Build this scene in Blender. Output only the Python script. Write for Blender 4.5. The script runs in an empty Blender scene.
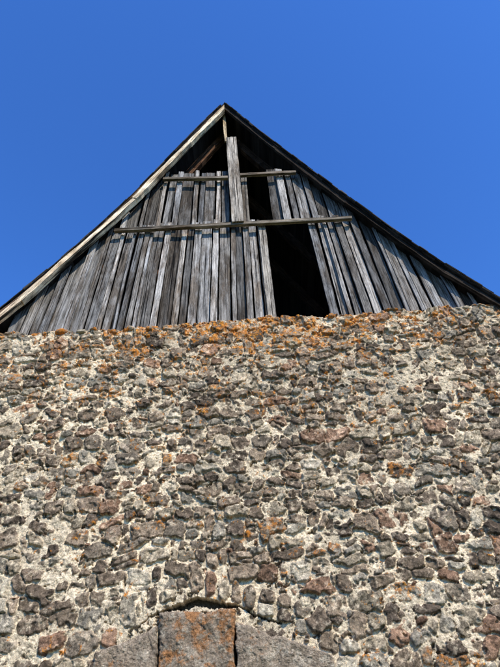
import bpy, math, random
import numpy as np
from mathutils import Matrix, Vector

random.seed(7)
rng = np.random.default_rng(11)
scene = bpy.context.scene
scene.view_settings.view_transform = 'Standard'
scene.view_settings.look = 'None'
scene.view_settings.exposure = 0

# ------------------------------------------------------------------ camera
PITCH, YAW, ROLL, F = 41.0, 0.3, 3.4, 501.0
CAM = Vector((0.0, -5.0, 1.6))
M = (Matrix.Rotation(math.radians(YAW), 4, 'Z') @ Matrix.Rotation(math.radians(90 + PITCH), 4, 'X')
     @ Matrix.Rotation(math.radians(-ROLL), 4, 'Z'))
cd = bpy.data.cameras.new("camera")
cam = bpy.data.objects.new("camera", cd)
scene.collection.objects.link(cam)
cam.matrix_world = Matrix.Translation(CAM) @ M
cd.sensor_fit = 'VERTICAL'
cd.sensor_height = 24
cd.lens = 24 * F / 667
cd.clip_start = 0.05
cd.clip_end = 5000
scene.camera = cam


def S(px, py, Y):
    """survey: measured point -> (x, z) on the facade plane at depth Y"""
    d = M.to_3x3() @ Vector(((px - 250) / F, (333.5 - py) / F, -1))
    t = (Y - CAM.y) / d.y
    return (CAM.x + d.x * t, CAM.z + d.z * t)


# ------------------------------------------------------------------ helpers
def nodes_mat(name):
    m = bpy.data.materials.new(name)
    m.use_nodes = True
    nt = m.node_tree
    nt.nodes.clear()
    out = nt.nodes.new('ShaderNodeOutputMaterial')
    b = nt.nodes.new('ShaderNodeBsdfPrincipled')
    nt.links.new(b.outputs[0], out.inputs[0])
    b.inputs['Specular IOR Level'].default_value = 0.12
    b.inputs['Roughness'].default_value = 0.95
    return m, nt, b


def N(nt, t, **k):
    n = nt.nodes.new(t)
    for a, v in k.items():
        if a in n.inputs:
            n.inputs[a].default_value = v
        else:
            setattr(n, a, v)
    return n


def ramp(nt, fac, stops):
    r = nt.nodes.new('ShaderNodeValToRGB')
    el = r.color_ramp.elements
    while len(el) < len(stops):
        el.new(0.5)
    for e, (p, c) in zip(el, stops):
        e.position = p
        e.color = (c, c, c, 1) if isinstance(c, (int, float)) else (*c, 1)
    nt.links.new(fac, r.inputs[0])
    return r.outputs[0]


def mix(nt, a, b, fac=1.0, mode='MULTIPLY'):
    m = nt.nodes.new('ShaderNodeMix')
    m.data_type = 'RGBA'
    m.blend_type = mode
    for s, v in ((m.inputs[0], fac), (m.inputs[6], a), (m.inputs[7], b)):
        if hasattr(v, 'is_output'):
            nt.links.new(v, s)
        else:
            s.default_value = v if not isinstance(v, tuple) or len(v) == 4 else (*v, 1)
    return m.outputs[2]


def stone_material(name, tinted=True, base=(0.2, 0.18, 0.16)):
    m, nt, b = nodes_mat(name)
    tc = N(nt, 'ShaderNodeTexCoord')
    if tinted:
        at = N(nt, 'ShaderNodeAttribute', attribute_name='tint')
        col = at.outputs['Color']
    else:
        rg = N(nt, 'ShaderNodeRGB')
        rg.outputs[0].default_value = (*base, 1)
        col = rg.outputs[0]
    n1 = N(nt, 'ShaderNodeTexNoise', Scale=26.0, Detail=9.0, Roughness=0.72)
    n2 = N(nt, 'ShaderNodeTexNoise', Scale=110.0, Detail=6.0, Roughness=0.8)
    for n in (n1, n2):
        nt.links.new(tc.outputs['Object'], n.inputs['Vector'])
    col = mix(nt, col, ramp(nt, n1.outputs['Fac'], [(0.34, 0.6), (0.5, 1.1), (0.66, 1.55)]))
    col = mix(nt, col, ramp(nt, n2.outputs['Fac'], [(0.38, 0.5), (0.5, 1.12), (0.62, 1.6)]))
    nt.links.new(col, b.inputs['Base Color'])
    bp = N(nt, 'ShaderNodeBump', Strength=0.9, Distance=0.026)
    nt.links.new(n1.outputs['Fac'], bp.inputs['Height'])
    bp2 = N(nt, 'ShaderNodeBump', Strength=0.9, Distance=0.009)
    nt.links.new(n2.outputs['Fac'], bp2.inputs['Height'])
    nt.links.new(bp.outputs[0], bp2.inputs['Normal'])
    nt.links.new(bp2.outputs[0], b.inputs['Normal'])
    return m


def wood_material(name):
    m, nt, b = nodes_mat(name)
    at = N(nt, 'ShaderNodeAttribute', attribute_name='tint')
    uv = N(nt, 'ShaderNodeAttribute', attribute_name='buv')

    def grain(sx, sy, det, ro, dist=0.0):
        mp = N(nt, 'ShaderNodeMapping')
        mp.inputs['Scale'].default_value = (sx, sy, 1)
        nt.links.new(uv.outputs['Vector'], mp.inputs[0])
        g = N(nt, 'ShaderNodeTexNoise', Scale=1.0, Detail=det, Roughness=ro, Distortion=dist)
        nt.links.new(mp.outputs[0], g.inputs['Vector'])
        return g
    g1 = grain(110, 1.2, 6.0, .75, .0)
    g2 = grain(18, 2.2, 12.0, .82)
    g3 = grain(38, .3, 4.0, .65, .0)
    g4 = grain(3, .9, 5.0, .7)
    col = mix(nt, at.outputs['Color'], ramp(nt, g1.outputs['Fac'], [(0.38, 0.25), (0.48, 0.95), (0.62, 1.6)]))
    col = mix(nt, col, ramp(nt, g2.outputs['Fac'], [(0.40, 0.34), (0.5, 1.0), (0.60, 1.5)]))
    col = mix(nt, col, ramp(nt, g3.outputs['Fac'], [(0.39, 0.06), (0.44, 1.0)]))
    col = mix(nt, col, ramp(nt, g4.outputs['Fac'], [(0.40, (.52, .45, .38)), (0.55, (1.14, 1.13, 1.11))]))
    nt.links.new(col, b.inputs['Base Color'])
    bp = N(nt, 'ShaderNodeBump', Strength=0.8, Distance=0.010)
    nt.links.new(g1.outputs['Fac'], bp.inputs['Height'])
    bp2 = N(nt, 'ShaderNodeBump', Strength=0.7, Distance=0.02)
    nt.links.new(g3.outputs['Fac'], bp2.inputs['Height'])
    nt.links.new(bp.outputs[0], bp2.inputs['Normal'])
    nt.links.new(bp2.outputs[0], b.inputs['Normal'])
    return m


STONE = stone_material("rubble_stone_and_mortar")
PLAIN = stone_material("plain_rubble", False, (0.22, 0.19, 0.16))
WOOD = wood_material("weathered_wood")


def mesh_from_arrays(name, V, Q, tint=None, mat=None, smooth=True):
    me = bpy.data.meshes.new(name)
    nv, nq = len(V), len(Q)
    me.vertices.add(nv)
    me.vertices.foreach_set('co', np.asarray(V, np.float32).ravel())
    me.loops.add(nq * 4)
    me.loops.foreach_set('vertex_index', np.asarray(Q, np.int32).ravel())
    me.polygons.add(nq)
    me.polygons.foreach_set('loop_start', np.arange(0, nq * 4, 4, dtype=np.int32))
    me.polygons.foreach_set('loop_total', np.full(nq, 4, np.int32))
    me.update(calc_edges=True)
    if smooth:
        me.polygons.foreach_set('use_smooth', np.ones(nq, bool))
    if tint is not None:
        a = me.attributes.new('tint', 'FLOAT_COLOR', 'POINT')
        c = np.ones((nv, 4), np.float32)
        c[:, :3] = tint
        a.data.foreach_set('color', c.ravel())
    ob = bpy.data.objects.new(name, me)
    scene.collection.objects.link(ob)
    if mat:
        me.materials.append(mat)
    return ob


class Build:
    def __init__(s):
        s.v, s.f, s.c, s.u = [], [], [], []

    def plank(s, BL, BR, TR, TL, D, tint, wob=0.006, nw=5, rough=0.004, seg=0.12, bow=0.0):
        """rough sawn piece: four front corners (3D) and a depth vector"""
        BL, BR, TR, TL, D = map(Vector, (BL, BR, TR, TL, D))
        L = ((TL - BL).length + (TR - BR).length) / 2
        W = max((BR - BL).length, (TR - TL).length)
        n = max(2, int(L / seg))
        base = len(s.v)
        ou, ov = random.uniform(0, 50), random.uniform(0, 50)
        dn = D.normalized()
        prof = [random.uniform(-rough, rough) for _ in range(nw)]
        wl = wr = 0
        for i in range(n + 1):
            t = i / n
            a = BL.lerp(TL, t)
            b = BR.lerp(TR, t)
            wl = wl * .7 + random.uniform(-wob, wob)
            wr = wr * .7 + random.uniform(-wob, wob)
            d = (b - a)
            if d.length > 1e-6:
                dd = d.normalized()
                a = a + dd * wl
                b = b + dd * wr
            bw = -dn * bow * math.sin(t * math.pi)
            for k in range(nw):
                q = k / (nw - 1)
                p = a.lerp(b, q) + dn * (prof[k] + random.uniform(-rough, rough) * .4) + bw
                s.v.append(p)
                s.u.append((q * W + ou, t * L + ov, 0))
            for q in (1, 0):
                s.v.append(a.lerp(b, q) + D + bw)
                s.u.append((q * W + ou + .02, t * L + ov, 0))
            for k in range(nw + 2):
                s.c.append(tint)
        R = nw + 2
        for i in range(n):
            for k in range(R):
                k2 = (k + 1) % R
                s.f.append((base + i * R + k, base + i * R + k2, base + (i + 1) * R + k2, base + (i + 1) * R + k))
        s.f.append(tuple(base + k for k in reversed(range(R))))
        s.f.append(tuple(base + n * R + k for k in range(R)))

    def box(s, lo, hi, tint):
        x0, y0, z0 = lo
        x1, y1, z1 = hi
        s.plank((x0, y0, z0), (x1, y0, z0), (x1, y0, z1), (x0, y0, z1), (0, y1 - y0, 0), tint, 0, 2, 0, 50)

    def make(s, name, mat):
        me = bpy.data.meshes.new(name)
        me.from_pydata([tuple(p) for p in s.v], [], s.f)
        me.update()
        a = me.attributes.new('tint', 'FLOAT_COLOR', 'POINT')
        a.data.foreach_set('color', np.array([(*c, 1) for c in s.c], np.float32).ravel())
        b = me.attributes.new('buv', 'FLOAT_VECTOR', 'POINT')
        b.data.foreach_set('vector', np.array(s.u, np.float32).ravel())
        me.materials.append(mat)
        ob = bpy.data.objects.new(name, me)
        scene.collection.objects.link(ob)
        return ob


_lat = rng.random((8, 256, 256))


def vn(X, Z, sc, seed=0):
    gx, gz = X / sc + seed * 17.3, Z / sc + seed * 9.7
    ix, iz = np.floor(gx).astype(int), np.floor(gz).astype(int)
    fx, fz = gx - ix, gz - iz
    fx = fx * fx * (3 - 2 * fx)
    fz = fz * fz * (3 - 2 * fz)
    L = _lat[seed % 8]
    a, b = L[ix % 256, iz % 256], L[(ix + 1) % 256, iz % 256]
    c, d = L[ix % 256, (iz + 1) % 256], L[(ix + 1) % 256, (iz + 1) % 256]
    return (a * (1 - fx) + b * fx) * (1 - fz) + (c * (1 - fx) + d * fx) * fz


def fbm(X, Z, sc, seed=0, o=4, g=0.55):
    r, amp, tot = 0, 1.0, 0
    for i in range(o):
        r = r + amp * vn(X, Z, sc / 2 ** i, seed + i * 3)
        tot += amp
        amp *= g
    return r / tot


def sst(x, a, b):
    t = np.clip((x - a) / (b - a), 0, 1)
    return t * t * (3 - 2 * t)


# ------------------------------------------------------------------ key measurements
tl, tm, tr = S(0, 336, 0), S(250, 321, 0), S(500, 306, 0)
XL, XR = S(-45, 340, 0)[0], S(545, 305, 0)[0]


def ztop(x):
    return tl[1] + (tr[1] - tl[1]) * (x - tl[0]) / (tr[0] - tl[0])


ZT = (tl[1] + tr[1]) / 2
# ------------------------------------------------------------------ front rubble wall
ST = 0.006
xs = np.arange(XL, XR, ST)
ss = np.concatenate([np.arange(-0.1, 2.0, 0.03), np.arange(2.0, ZT + 0.26, ST)])
X, Sg = np.meshgrid(xs, ss)
wx = X + (fbm(X, Sg, 0.19, 1, 3) - .5) * 0.10 + (fbm(X, Sg, 0.05, 5, 4, .62) - .5) * 0.036
wz = Sg + (fbm(X, Sg, 0.21, 2, 3) - .5) * 0.10 + (fbm(X, Sg, 0.05, 6, 4, .62) - .5) * 0.036 + (fbm(X, Sg, 1.1, 3, 2) - .5) * .22

SLTOP = [(96, 652), (158, 628), (160, 615), (234, 611), (236, 622), (336, 656)]
sx_ = [S(a, b, 0)[0] for a, b in SLTOP]
sz_ = [S(a, b, 0)[1] for a, b in SLTOP]
ARC = [(138, 625), (156, 613), (170, 606), (181, 603), (197, 595), (214, 600), (238, 605), (252, 613), (282, 624)]
rx_ = [S(a, b, 0)[0] for a, b in ARC]
rz_ = [S(a, b, 0)[1] for a, b in ARC]
lx0, lx1 = sx_[0], sx_[-1]
lz = max(sz_)
amid = (rx_[0] + rx_[-1]) / 2

seeds = []
z = -0.15
while z < ZT + 0.3:
    low = 1 - min(1, max(0, (z - 2.2) / 2.8))
    hgt = random.uniform(0.095, 0.195) * (1 + .08 * low)
    x = XL - 0.3 + random.uniform(0, .2)
    while x < XR + 0.3:
        w = random.choice((random.uniform(.08, .16), random.uniform(.13, .24), random.uniform(.18, .33))) * (1 + .06 * low)
        zc = z + hgt / 2 + random.uniform(-.032, .032)
        r = random.random()
        if r < 0.19 and hgt > .13:
            f = random.uniform(.35, .65)
            seeds.append([x + w / 2, z + hgt * (f + (1 - f) / 2), w / 2 * random.uniform(.8, 1.05), hgt * (1 - f) / 2])
            seeds.append([x + w / 2 + random.uniform(-.03, .03), z + hgt * f / 2, w / 2 * random.uniform(.85, 1.05), hgt * f / 2])
        elif r < 0.26:
            seeds.append([x + w / 2, zc + .05, w / 2, hgt * .8])
        elif r < .31:
            for q in range(5):
                seeds.append([x + w * random.random(), z + hgt * random.random(), random.uniform(.025, .055), random.uniform(.018, .038)])
        else:
            seeds.append([x + w / 2, zc, w / 2 * random.uniform(.86, 1.08), hgt / 2 * random.uniform(.86, 1.10)])
        for _ in range(random.choice((0, 1, 1, 2))):
            seeds.append([x + random.uniform(-.03, .03), z + random.uniform(-.03, .03), random.uniform(.014, .042), random.uniform(.011, .026)])
        x += w
    z += hgt
keep = []
for sd in seeds:
    zt_ = np.interp(sd[0], sx_, sz_)
    if lx0 - .02 < sd[0] < lx1 + .02 and zt_ - .6 < sd[1] < zt_ + .05:
        continue
    if rx_[0] - .05 < sd[0] < rx_[-1] + .05:
        za = np.interp(sd[0], rx_, rz_)
        if zt_ - .1 < sd[1] < za + .27:
            continue
    keep.append(sd)
x = rx_[0] - .05
while x < rx_[-1] + .05:
    w = random.uniform(.075, .165)
    zz = np.interp(x + w / 2, rx_, rz_)
    if w > .145:
        keep.append([x + w / 2, zz + .085, w / 2 * .88, .052])
        keep.append([x + w / 2 + .02, zz + .20, w / 2 * .86, .058])
    else:
        keep.append([x + w / 2, zz + .14 + random.uniform(-.025, .03), w / 2 * random.uniform(.68, .92), random.uniform(.085, .14)])
    x += w
seeds = keep
n = len(seeds)
d1 = np.full(X.shape, 9.0)
d2 = np.full(X.shape, 9.0)
idm = np.zeros(X.shape, int)
cx = np.zeros(n)
cz = np.zeros(n)
sz = np.zeros(n)
for i, (sx, szz, a, b) in enumerate(seeds):
    R = 1.9
    i0, i1 = np.searchsorted(xs, [sx - a * R - .09, sx + a * R + .09])
    j0, j1 = np.searchsorted(ss, [szz - b * R - .2, szz + b * R + .2])
    cx[i], cz[i], sz[i] = sx, szz, min(a, b)
    if i1 <= i0 or j1 <= j0:
        continue
    near_arch = abs(sx - amid) < 1.0 and abs(szz - lz) < .55
    dx = (wx[j0:j1, i0:i1] if not near_arch else (.4 * X[j0:j1, i0:i1] + .6 * wx[j0:j1, i0:i1])) - sx
    dz = (wz[j0:j1, i0:i1] if not near_arch else (.5 * Sg[j0:j1, i0:i1] + .5 * wz[j0:j1, i0:i1])) - szz
    an = random.uniform(-.28, .28) if b < a * 1.3 else (sx - amid) * -.2 + random.uniform(-.15, .15)
    c, s_ = math.cos(an), math.sin(an)
    u = dx * c + dz * s_
    v = -dx * s_ + dz * c
    tp = random.uniform(-.42, .42)
    u = u * (1 + tp * np.clip(v / b, -2, 2) * .5)
    v = v * (1 + random.uniform(-.42, .42) * np.clip(u / a, -2, 2) * .5)
    p = random.uniform(2.0, 4.3)
    d = (np.abs(u / a) ** p + np.abs(v / b) ** p) ** (1 / p)
    D1, D2, ID = d1[j0:j1, i0:i1], d2[j0:j1, i0:i1], idm[j0:j1, i0:i1]
    m1 = d < D1
    m2 = (~m1) & (d < D2)
    D2[m1] = D1[m1]
    D1[m1] = d[m1]
    ID[m1] = i
    D2[m2] = d[m2]
size = sz[idm]
m = np.minimum(1.08 - d1, (d2 - d1) * .55) * np.minimum(size, .09)
r1 = rng.random(n)[idm]
r2 = rng.random(n)[idm]
r3 = rng.random(n)[idm]
r4 = rng.random(n)[idm]
t = np.clip(m / 0.019, 0, 1)
prof = np.sqrt(1 - (1 - t) ** 2)
hs = -0.025 + prof * (0.042 + 0.028 * r1)
hs += ((r2 - .5) * (X - cx[idm]) + (r3 - .5) * (Sg - cz[idm])) * 0.28
hs += (fbm(X + r4 * 9, Sg, 0.10, 3, 6, .66) - .5) * 0.040
fc = fbm(X + r2 * 7, Sg + r1 * 5, 0.10, 4, 2)
hs -= np.abs(fc - .5) * 0.048 + sst(fc, .58, .61) * .010
mz = fbm(X, Sg, .7, 7, 3)
hm = (fbm(X, Sg, 0.08, 0, 6, .72) - .5) * 0.058 - 0.0025 + (mz - .5) * .034
pit = sst(fbm(X, Sg, 0.06, 2, 5, .65), .63, .71)
hm -= pit * 0.045
zs = np.interp(X[0], sx_, sz_)[None, :]
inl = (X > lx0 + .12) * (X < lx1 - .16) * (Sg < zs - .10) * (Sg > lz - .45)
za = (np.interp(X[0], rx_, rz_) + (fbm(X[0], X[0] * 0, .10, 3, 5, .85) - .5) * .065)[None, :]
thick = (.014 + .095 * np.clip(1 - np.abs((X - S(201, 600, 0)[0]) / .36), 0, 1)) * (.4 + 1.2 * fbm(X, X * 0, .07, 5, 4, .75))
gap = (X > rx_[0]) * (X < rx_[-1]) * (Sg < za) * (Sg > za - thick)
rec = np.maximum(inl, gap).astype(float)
mask = sst(hs - hm, -.001, .004)
H = np.maximum(hs, hm)
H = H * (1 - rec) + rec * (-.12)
H += (fbm(X, Sg, 1.6, 6, 2) - .5) * .06

pal = np.array([(.145, .104, .070), (.205, .146, .095), (.265, .190, .122), (.285, .165, .098), (.375, .29, .187),
                (.28, .23, .163), (.455, .37, .255), (.24, .182, .122)])
pid = rng.choice(len(pal), n, p=[.12, .18, .19, .07, .15, .12, .07, .10])
sc = (pal[pid] * rng.uniform(.75, 1.3, (n, 1)))[idm]
blot = fbm(X, Sg, .12, 1, 6, .75)[..., None]
sc = sc * (0.45 + 1.22 * blot)
sc = sc + sst(fbm(X, Sg, .06, 4, 5, .78), .55, .68)[..., None] * np.array((.25, .20, .132))
sc = sc * (1 - .55 * sst(fbm(X, Sg, .045, 6, 4, .7), .56, .64)[..., None])
mc = np.array((.90, .715, .475)) * (0.74 + .58 * fbm(X, Sg, .07, 5, 5, .7)[..., None])
mc = mc * (1 - .24 * sst(fbm(X, Sg, 1.3, 3, 4), .46, .66)[..., None])
high = sst(Sg, ZT - 2.8, ZT - .2)[..., None]
mc = mc * (1 - .17 * high)
mc = mc * (1 - .6 * pit[..., None])
mc = mc / np.maximum(1, mc.max(-1, keepdims=True) / .88)
tint = sc * mask[..., None] + mc * (1 - mask[..., None])
tint = tint * (1 - .88 * rec[..., None])  # gap and slab recess also darkened in the tint, as painted shade
# orange lichen: speckled band near the top course, flecks below
hx = np.exp(-((X - S(240, 340, 0)[0]) / 2.7) ** 4)
dens = np.exp(-(np.clip(ZT - Sg, 0, 9) / 1.0) ** 1.5) * (.42 + .58 * hx)
ln = .24 * fbm(X, Sg, .30, 7, 3, .6) + .76 * fbm(X, Sg, .055, 3, 5, .78)
lic = sst(ln, .672 - .192 * dens, .707 - .175 * dens) * .93
stl = (rng.random(n) < .026)[idm]
lic = np.maximum(lic, stl * mask * sst(fbm(X, Sg, .05, 2, 5, .8), .48, .58) * .7)
lic = lic * (.45 + .55 * sst(fbm(X, Sg, .022, 6, 3, .7), .38, .53))
lmix = fbm(X, Sg, .045, 1, 5, .8)[..., None]
lcol = np.array((.63, .215, .030)) * (.38 + 1.15 * lmix) + np.array((.03, .055, .01)) * sst(lmix, .47, .62)
tint = tint * (1 - lic[..., None]) + lcol * lic[..., None]
H += lic * .006

over = np.clip(Sg - ZT, 0, None)
fold = Sg > ZT
dzt = (X * 0 + ztop(X) - ZT)
topr = (fbm(X, Sg * 0, .2, 3, 5, .65) - .5) * .15
edge = sst(Sg, ZT - .5, ZT)
VY = np.where(fold, over - H * np.exp(-over / .05), -H)
VZ = np.where(fold, ZT + H * (1 - np.exp(-over / .03)), Sg) + edge * (dzt + topr)
V = np.stack([X + (fbm(X, Sg, .05, 7, 2) - .5) * .006, VY, VZ], -1).reshape(-1, 3)
nr, nc = X.shape
I = np.arange(nr * nc).reshape(nr, nc)
Q = np.stack([I[:-1, :-1], I[:-1, 1:], I[1:, 1:], I[1:, :-1]], -1).reshape(-1, 4)
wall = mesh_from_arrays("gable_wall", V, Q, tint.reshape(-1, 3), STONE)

# ------------------------------------------------------------------ barn root
barn = bpy.data.objects.new("stone_barn", None)
scene.collection.objects.link(barn)
barn.location = (0, 0, 0)
barn["label"] = "old rubble stone barn with weathered grey plank gable and missing boards"
barn["category"] = "barn"


def part(ob, parent=barn, label=None):
    ob.parent = parent
    if label:
        ob["label"] = label
    return ob


part(wall, label="rough basalt rubble wall with pale mortar and orange lichen")
DEP = 9.0


def plainbox(name, lo, hi):
    b = Build()
    b.box(lo, hi, (.2, .18, .15))
    return part(b.make(name, PLAIN))


plainbox("wall_core", (XL + .03, .16, -.1), (XR - .03, .55, ZT - .16))
plainbox("side_wall", (XL, .24, -.1), (XL + .5, DEP, ZT - .2))
plainbox("side_wall.001", (XR - .5, .24, -.1), (XR, DEP, ZT - .2))
plainbox("rear_wall", (XL + .5, DEP - .5, -.1), (XR - .5, DEP, ZT - .2))


# ------------------------------------------------------------------ lumpy stones (coping, lintel)
def lump(bv, bq, bc, c, r, col, seed, p=3.0, nu=22, nv=14, rough=.34):
    base = sum(len(a) for a in bv)
    th = np.linspace(0, 2 * np.pi, nu, endpoint=False)
    ph = np.linspace(-np.pi / 2 + .02, np.pi / 2 - .02, nv)
    T, P = np.meshgrid(th, ph)
    x, y, z_ = np.cos(P) * np.cos(T), np.cos(P) * np.sin(T), np.sin(P)
    k = (np.abs(x) ** p + np.abs(y) ** p + np.abs(z_) ** p) ** (-1 / p)
    k = k * (1 + rough * (fbm(x * 2 + seed, z_ * 2 + y * 1.7 + seed * .3, 1.1, seed % 5, 5, .7) - .5) * 2)
    v = np.stack([c[0] + x * k * r[0], c[1] + y * k * r[1], c[2] + z_ * k * r[2]], -1).reshape(-1, 3)
    J = np.arange(nu * nv).reshape(nv, nu) + base
    Jn = np.roll(J, -1, 1)
    q = np.stack([J[:-1], Jn[:-1], Jn[1:], J[1:]], -1).reshape(-1, 4)
    bv.append(v)
    bq.append(q)
    cc = np.tile(np.array(col), (len(v), 1))
    f = sst(fbm(v[:, 0] * 1.0, v[:, 2] + v[:, 1], .04, seed % 5, 4, .75), .40, .53)[:, None] * .9
    if random.random() < .8 * math.exp(-((c[0] + .2) / 3.0) ** 2) + .1:
        cc = cc * (1 - f) + np.array((.58, .20, .028)) * f
    bc.append(cc)


bv, bq, bc = [], [], []
x = XL
sd = 0
while x < XR:
    sd += 1
    w = random.uniform(.02, .10)
    hh = random.uniform(.012, .042)
    lump(bv, bq, bc, (x + w, random.uniform(-.0, .08), ztop(x) + random.uniform(-.05, .02)), (w, random.uniform(.04, .08), hh),
         pal[random.randrange(8)], sd, random.uniform(2, 3.5))
    x += w * random.uniform(.9, 3.0)
part(mesh_from_arrays("coping", np.concatenate(bv), np.concatenate(bq), np.concatenate(bc), STONE),
     label="ragged top course crusted with orange lichen")


def slab(px0, py0, px1, py1, y, name_seed, lich, dark=1.0):
    """lintel block with a rough front face"""
    (x0, z1), (x1, _) = S(px0, py0, 0), S(px1, py1, 0)
    z0 = lz - .54
    A, B = np.meshgrid(np.linspace(0, 1, 120), np.linspace(0, 1, 100))
    zt0, zt1 = z1, S(px1, py1, 0)[1]
    XX = x0 + (x1 - x0) * A
    ZZ = z0 + (zt0 + (zt1 - zt0) * A - z0) * B
    sgn = (A - .5) * 2
    XX = XX + (fbm(ZZ, ZZ * 0, .15, 3 + name_seed, 5, .7) - .5) * .08 * sgn
    ZZ = ZZ + (fbm(XX, XX * 0, .2, 4 + name_seed, 6, .7) - .5) * .10 * B
    e = np.minimum(np.minimum(A, 1 - A) * (x1 - x0), np.minimum(B, 1 - B) * (z1 - z0))
    h = np.sqrt(1 - (1 - np.clip(e / .05, 0, 1)) ** 2) * .035 + (fbm(XX, ZZ, .3, name_seed, 7, .72) - .5) * .12
    YY = y - h
    YY[e <= 1e-9] = .11
    vv = np.stack([XX, YY, ZZ], -1).reshape(-1, 3)
    J = np.arange(120 * 100).reshape(100, 120)
    q = np.stack([J[:-1, :-1], J[:-1, 1:], J[1:, 1:], J[1:, :-1]], -1).reshape(-1, 4)
    col = np.array((.31, .235, .16)) * dark * (.35 + 1.3 * fbm(XX, ZZ, .15, 1, 6, .78)[..., None])
    f = sst(fbm(XX, ZZ, .08, 2, 6, .75), .54, .65)[..., None] * .8
    col = col * (1 - f) + np.array((.49, .40, .285)) * dark * f
    f = sst(fbm(XX, ZZ, .20, 5, 7, .82), .48 - lich, .62 - lich)[..., None] * .8
    col = col * (1 - f) + np.array((.42, .175, .055)) * (.25 + 1.2 * fbm(XX, ZZ, .05, 3, 5, .78)[..., None]) * f
    return vv, q, col.reshape(-1, 3)


parts = [slab(96, 652, 159, 627, -.012, 1, -.17, .92), slab(161, 614, 234, 610, -.022, 2, .065, .85), slab(235, 621, 334, 656, -.015, 3, -.12, .92)]
bv, bq, bc, o = [], [], [], 0
for v, q, c in parts:
    bv.append(v)
    bq.append(q + o)
    bc.append(c)
    o += len(v)
part(mesh_from_arrays("lintel", np.concatenate(bv), np.concatenate(bq), np.concatenate(bc), STONE),
     label="large flat grey lintel blocks stained with orange lichen")

# ------------------------------------------------------------------ roof
YV = -0.14   # verge plane
YC = 0.12    # cladding plane
OL = [(224, 101), (200, 124), (160, 165), (120, 205), (80, 241), (40, 275), (0, 307), (-70, 359)]
OR = [(224, 101), (260, 130), (300, 160), (350, 197), (400, 233), (450, 266), (500, 296), (570, 333)]
PL = [Vector(S(a, b, YV)) for a, b in OL]
PR = [Vector(S(a, b, YV)) for a, b in OR]


def resamp(P, step=.25):
    out = [P[0]]
    for a, b in zip(P[:-1], P[1:]):
        k = max(1, round((b - a).length / step))
        for i in range(1, k + 1):
            out.append(a.lerp(b, i / k))
    return out


def off(P, d, side):
    """offset profile inwards (towards the interior) by d"""
    out = []
    for i, p in enumerate(P):
        a = P[max(0, i - 1)]
        b = P[min(len(P) - 1, i + 1)]
        t_ = (b - a).normalized()
        nrm = Vector((-t_.y, t_.x)) * side
        if i == 0:
            out.append(Vector((p.x, p.y - d / max(.2, abs(nrm.y)))))
        else:
            out.append(p + nrm * d)
    return out


PL, PR = resamp(PL), resamp(PR)
SL, SR = 1, -1


def strip(b, P, side, o0, o1, y0, y1, tint, seg_len=3, vary=.1, wob=.004, tint2=None):
    A, Bp = off(P, o0, side), off(P, o1, side)
    i = 0
    while i < len(P) - 1:
        j = min(len(P) - 1, i + max(1, seg_len + (random.randint(-2, 3) if seg_len > 3 else 0)))
        k = random.uniform(1 - vary, 1 + vary)
        f = min(1, (i / (len(P) * .8))) ** 1.2
        base = tint if tint2 is None else tuple(p * (1 - f) + q * f for p, q in zip(tint, tint2))
        tt = tuple(c * k for c in base)
        dy = random.uniform(0, .012) if seg_len > 1 else 0
        c = [A[i], Bp[i], Bp[j], A[j]]
        if side == SR:
            c = [Bp[i], A[i], A[j], Bp[j]]
        b.plank(*[(p.x, y0 + dy, p.y) for p in c], (0, y1 - y0, 0), tt, wob, 4, .003, .12)
        i = j


roof = Build()
for P, side in ((PL, SL), (PR, SR)):
    strip(roof, P, side, .014, .036, YV + .03, DEP + .3, (.03, .024, .02), 1, .05, 0)
    Q0 = resamp(P, .08)
    for r in range(2):
        i = random.randrange(3)
        while i < len(Q0) - 2:
            L = random.choice((2, 3, 4, 5))
            j = min(len(Q0) - 1, i + L)
            o_ = .014 - .009 * r + random.uniform(-.007, .004)
            A0 = off(Q0, o_ - .008, side)
            B0 = off(Q0, o_ + .008, side)
            c = [A0[i], B0[i], B0[j], A0[j]]
            if side == SR:
                c = [B0[i], A0[i], A0[j], B0[j]]
            yy = YV + random.uniform(-.010, .015)
            g = random.uniform(.022, .06)
            roof.plank(*[(p.x, yy, p.y) for p in c], (0, 1.2 if r == 0 else .5, 0), (g * 1.15, g, g * .85), .003, 3, .003, .2)
            i = j
    strip(roof, P, side, .0, .014, YV + .4, DEP + .3, (.04, .036, .032), 1, .05, 0)
roof = part(roof.make("roof", WOOD), label="steep dark roof with ragged slate verge")

bl = Build()
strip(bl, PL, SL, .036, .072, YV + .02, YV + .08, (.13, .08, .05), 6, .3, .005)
strip(bl, PL, SL, .072, .155, YV + .0, YV + .10, (1.0, .82, .56), 8, .12, .008, (.70, .52, .34))  # cream board, its sunlit brightness put into the tint
part(bl.make("bargeboard", WOOD), roof, "pale cream bargeboard along the roof edge, sunlight painted into its colour")
br = Build()
strip(br, PR, SR, .036, .11, YV + .05, YV + .11, (.03, .023, .018), 8, .2, .006)  # near-black tint carries the shade of this verge
part(br.make("bargeboard.001", WOOD), roof, "bargeboard along the roof edge, shade painted into its dark brown")


def roofz(x, d=.045):
    """underside height of roof at x"""
    P, side = (PL, SL) if x < PL[0].x else (PR, SR)
    Qp = off(P, d, side)
    Qx = [(q.x, q.y) for q in Qp]
    Qx.sort()
    return float(np.interp(x, [q[0] for q in Qx], [q[1] for q in Qx]))


for k, y in enumerate((.42, 1.6, 2.8)):
    rf = Build()
    strip(rf, PL, SL, .05, .20, y, y + .12, (.14, .075, .045), 1, .1, 0)
    strip(rf, PR, SR, .05, .20, y, y + .12, (.07, .04, .025), 1, .1, 0)
    part(rf.make("rafter" if k == 0 else "rafter.%03d" % k, WOOD), roof)

# ------------------------------------------------------------------ plank cladding
VP = (222, -120)


def line_x(px, py, y_img):
    return px + (VP[0] - px) * (py - y_img) / (py - VP[1])


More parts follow.
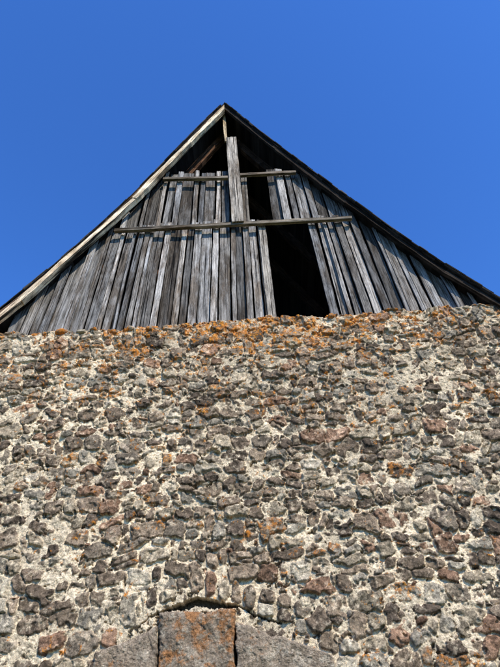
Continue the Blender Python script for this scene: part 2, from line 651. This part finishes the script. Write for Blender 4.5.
def board(b, xb0, xb1, yimg_b, top_img, y, tint, tj=0.0, bow=0.0, lean=0.0):
    cor = []
    for xb in (xb0, xb1):
        p0 = Vector(S(xb, yimg_b, y))
        y2 = (yimg_b - 60)
        p1 = Vector(S(line_x(xb, yimg_b, y2) + lean, y2, y))
        d = (p1 - p0).normalized()
        ztarget = 99
        if top_img is not None:
            xt = line_x(xb, yimg_b, top_img)
            ztarget = S(xt, top_img, y)[1] + tj
        q = p0.copy()
        while q.y < ztarget and q.y < roofz(q.x) - .01 and q.y < 20:
            q += d * .02
        cor.append((p0, q))
    (a0, a1), (c0, c1) = cor
    if min(a1.y - a0.y, c1.y - c0.y) < .06:
        if max(a1.y - a0.y, c1.y - c0.y) < .12:
            return
    b.plank((a0.x, y, a0.y), (c0.x, y, c0.y), (c1.x, y, c1.y), (a1.x, y, a1.y), (0, .024, 0), tint, .0032, 6, .004, .10, bow)


def grey():
    g = random.choice((random.uniform(.11, .16), random.uniform(.18, .25), random.uniform(.23, .31), random.uniform(.31, .41)))
    w = random.uniform(.05, .14)
    return (g * (1 + w), g, g * (1 - w * 1.1))


def ybot(px):
    return 337 - .06 * px + 4


def railY(px):
    return 228 - (px - 120) * .047


cl = Build()


def tier(x0, x1, ybf, topf, wmin, wmax):
    x = x0
    lay = 0
    while x < x1 - 2:
        lay = 1 - lay if random.random() < .8 else lay
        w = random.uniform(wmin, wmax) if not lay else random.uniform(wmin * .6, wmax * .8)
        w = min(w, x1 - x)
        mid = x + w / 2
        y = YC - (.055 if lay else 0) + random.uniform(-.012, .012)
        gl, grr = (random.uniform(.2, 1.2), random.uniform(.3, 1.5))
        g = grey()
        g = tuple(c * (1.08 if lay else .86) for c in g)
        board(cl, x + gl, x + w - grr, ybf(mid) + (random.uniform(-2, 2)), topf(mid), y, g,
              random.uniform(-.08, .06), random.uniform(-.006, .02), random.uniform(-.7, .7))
        x += w


def lowtop(px):
    xt = line_x(px, ybot(px), 226)
    return railY(xt) - 2 if 112 < xt < 352 else None


tier(4, 271, ybot, lowtop, 8, 14)
tier(332, 486, ybot, lowtop, 8, 14)


def uptop(px):
    xt = line_x(px, 225, 176)
    return 176 - (xt - 165) * .035 - 3 if 158 < xt < 296 else None


tier(118, 231, lambda p: railY(p) + 1, uptop, 8, 14)
tier(273, 350, lambda p: railY(p) + 1, uptop, 8, 14)
# single strip left standing beside the upright plank
board(cl, 244, 250, 222, 174, YC - .02, (.18, .155, .125))
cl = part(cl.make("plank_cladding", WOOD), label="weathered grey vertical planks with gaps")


def bar(name, A, B, w_, y, depth, tint, label=None, wob=.004, bow=0):
    b = Build()
    a, c = Vector(S(*A, y)), Vector(S(*B, y))
    d = (c - a).normalized()
    nn = Vector((d.y, -d.x))
    w = w_ / 2
    q = [a - nn * w, a + nn * w, c + nn * w, c - nn * w]
    b.plank(*[(p.x, y, p.y) for p in q], (0, depth, 0), tint, wob, 5, .005, .10, bow)
    return part(b.make(name, WOOD), barn, label)


bar("rail", (114, 229.5), (352, 217), .06, YC - .15, .06, (.24, .195, .145), "long weathered cross rail")
bar("rail.001", (163, 178), (228, 176.5), .06, YC - .15, .06, (.27, .22, .165))
bar("rail.002", (240, 174), (296, 171), .065, YC - .15, .06, (.23, .185, .14))
bar("post", (238, 221), (231, 137), .20, YC - .185, .03, (.36, .31, .25), "broad grey upright plank under the ridge")
bar("strut", (226, 141), (223.5, 112), .06, YC - .07, .04, (.55, .42, .26), "thin pale strut at the ridge")
bar("jamb", (273, 322), (261.5, 224), .12, YC - .07, .03, (.33, .285, .23), "leaning plank beside the opening")

# ------------------------------------------------------------------ ground
m_, nt, b_ = nodes_mat("meadow_grass")
tc = N(nt, 'ShaderNodeTexCoord')
g = N(nt, 'ShaderNodeTexNoise', Scale=1.5, Detail=10.0, Roughness=.7)
nt.links.new(tc.outputs['Object'], g.inputs['Vector'])
nt.links.new(ramp(nt, g.outputs['Fac'], [(.3, (.05, .06, .02)), (.55, (.09, .10, .035)), (.75, (.17, .15, .08))]), b_.inputs['Base Color'])
me = bpy.data.meshes.new("ground")
me.from_pydata([(-2000, -2000, 0), (2000, -2000, 0), (2000, 2000, 0), (-2000, 2000, 0)], [], [(0, 1, 2, 3)])
me.materials.append(m_)
gr = bpy.data.objects.new("ground", me)
gr["kind"] = "structure"
gr["label"] = "grassy ground around the barn"
scene.collection.objects.link(gr)

# ------------------------------------------------------------------ light
EL, AZ = 42.0, 29.0
Sv = Vector((math.cos(math.radians(EL)) * math.sin(math.radians(AZ)), -math.cos(math.radians(EL)) * math.cos(math.radians(AZ)), math.sin(math.radians(EL))))
sl = bpy.data.lights.new("sun", 'SUN')
sl.energy = 5.0
sl.angle = math.radians(.5)
sl.color = (1, .945, .84)
so = bpy.data.objects.new("sun", sl)
so.rotation_euler = Sv.to_track_quat('Z', 'Y').to_euler()
so.location = Sv * 30
scene.collection.objects.link(so)
w = bpy.data.worlds.new("World")
scene.world = w
w.use_nodes = True
nt = w.node_tree
bg = nt.nodes['Background']
sk = nt.nodes.new('ShaderNodeTexSky')
sk.sky_type = 'NISHITA'
sk.sun_disc = False
sk.sun_elevation = math.radians(EL)
sk.sun_rotation = math.atan2(Sv.x, Sv.y)
sk.altitude = 300
sk.air_density = 1.5
sk.ozone_density = 1.5
col = mix(nt, sk.outputs[0], (.42, .95, 2.0, 1))
nt.links.new(col, bg.inputs[0])
bg.inputs[1].default_value = .115
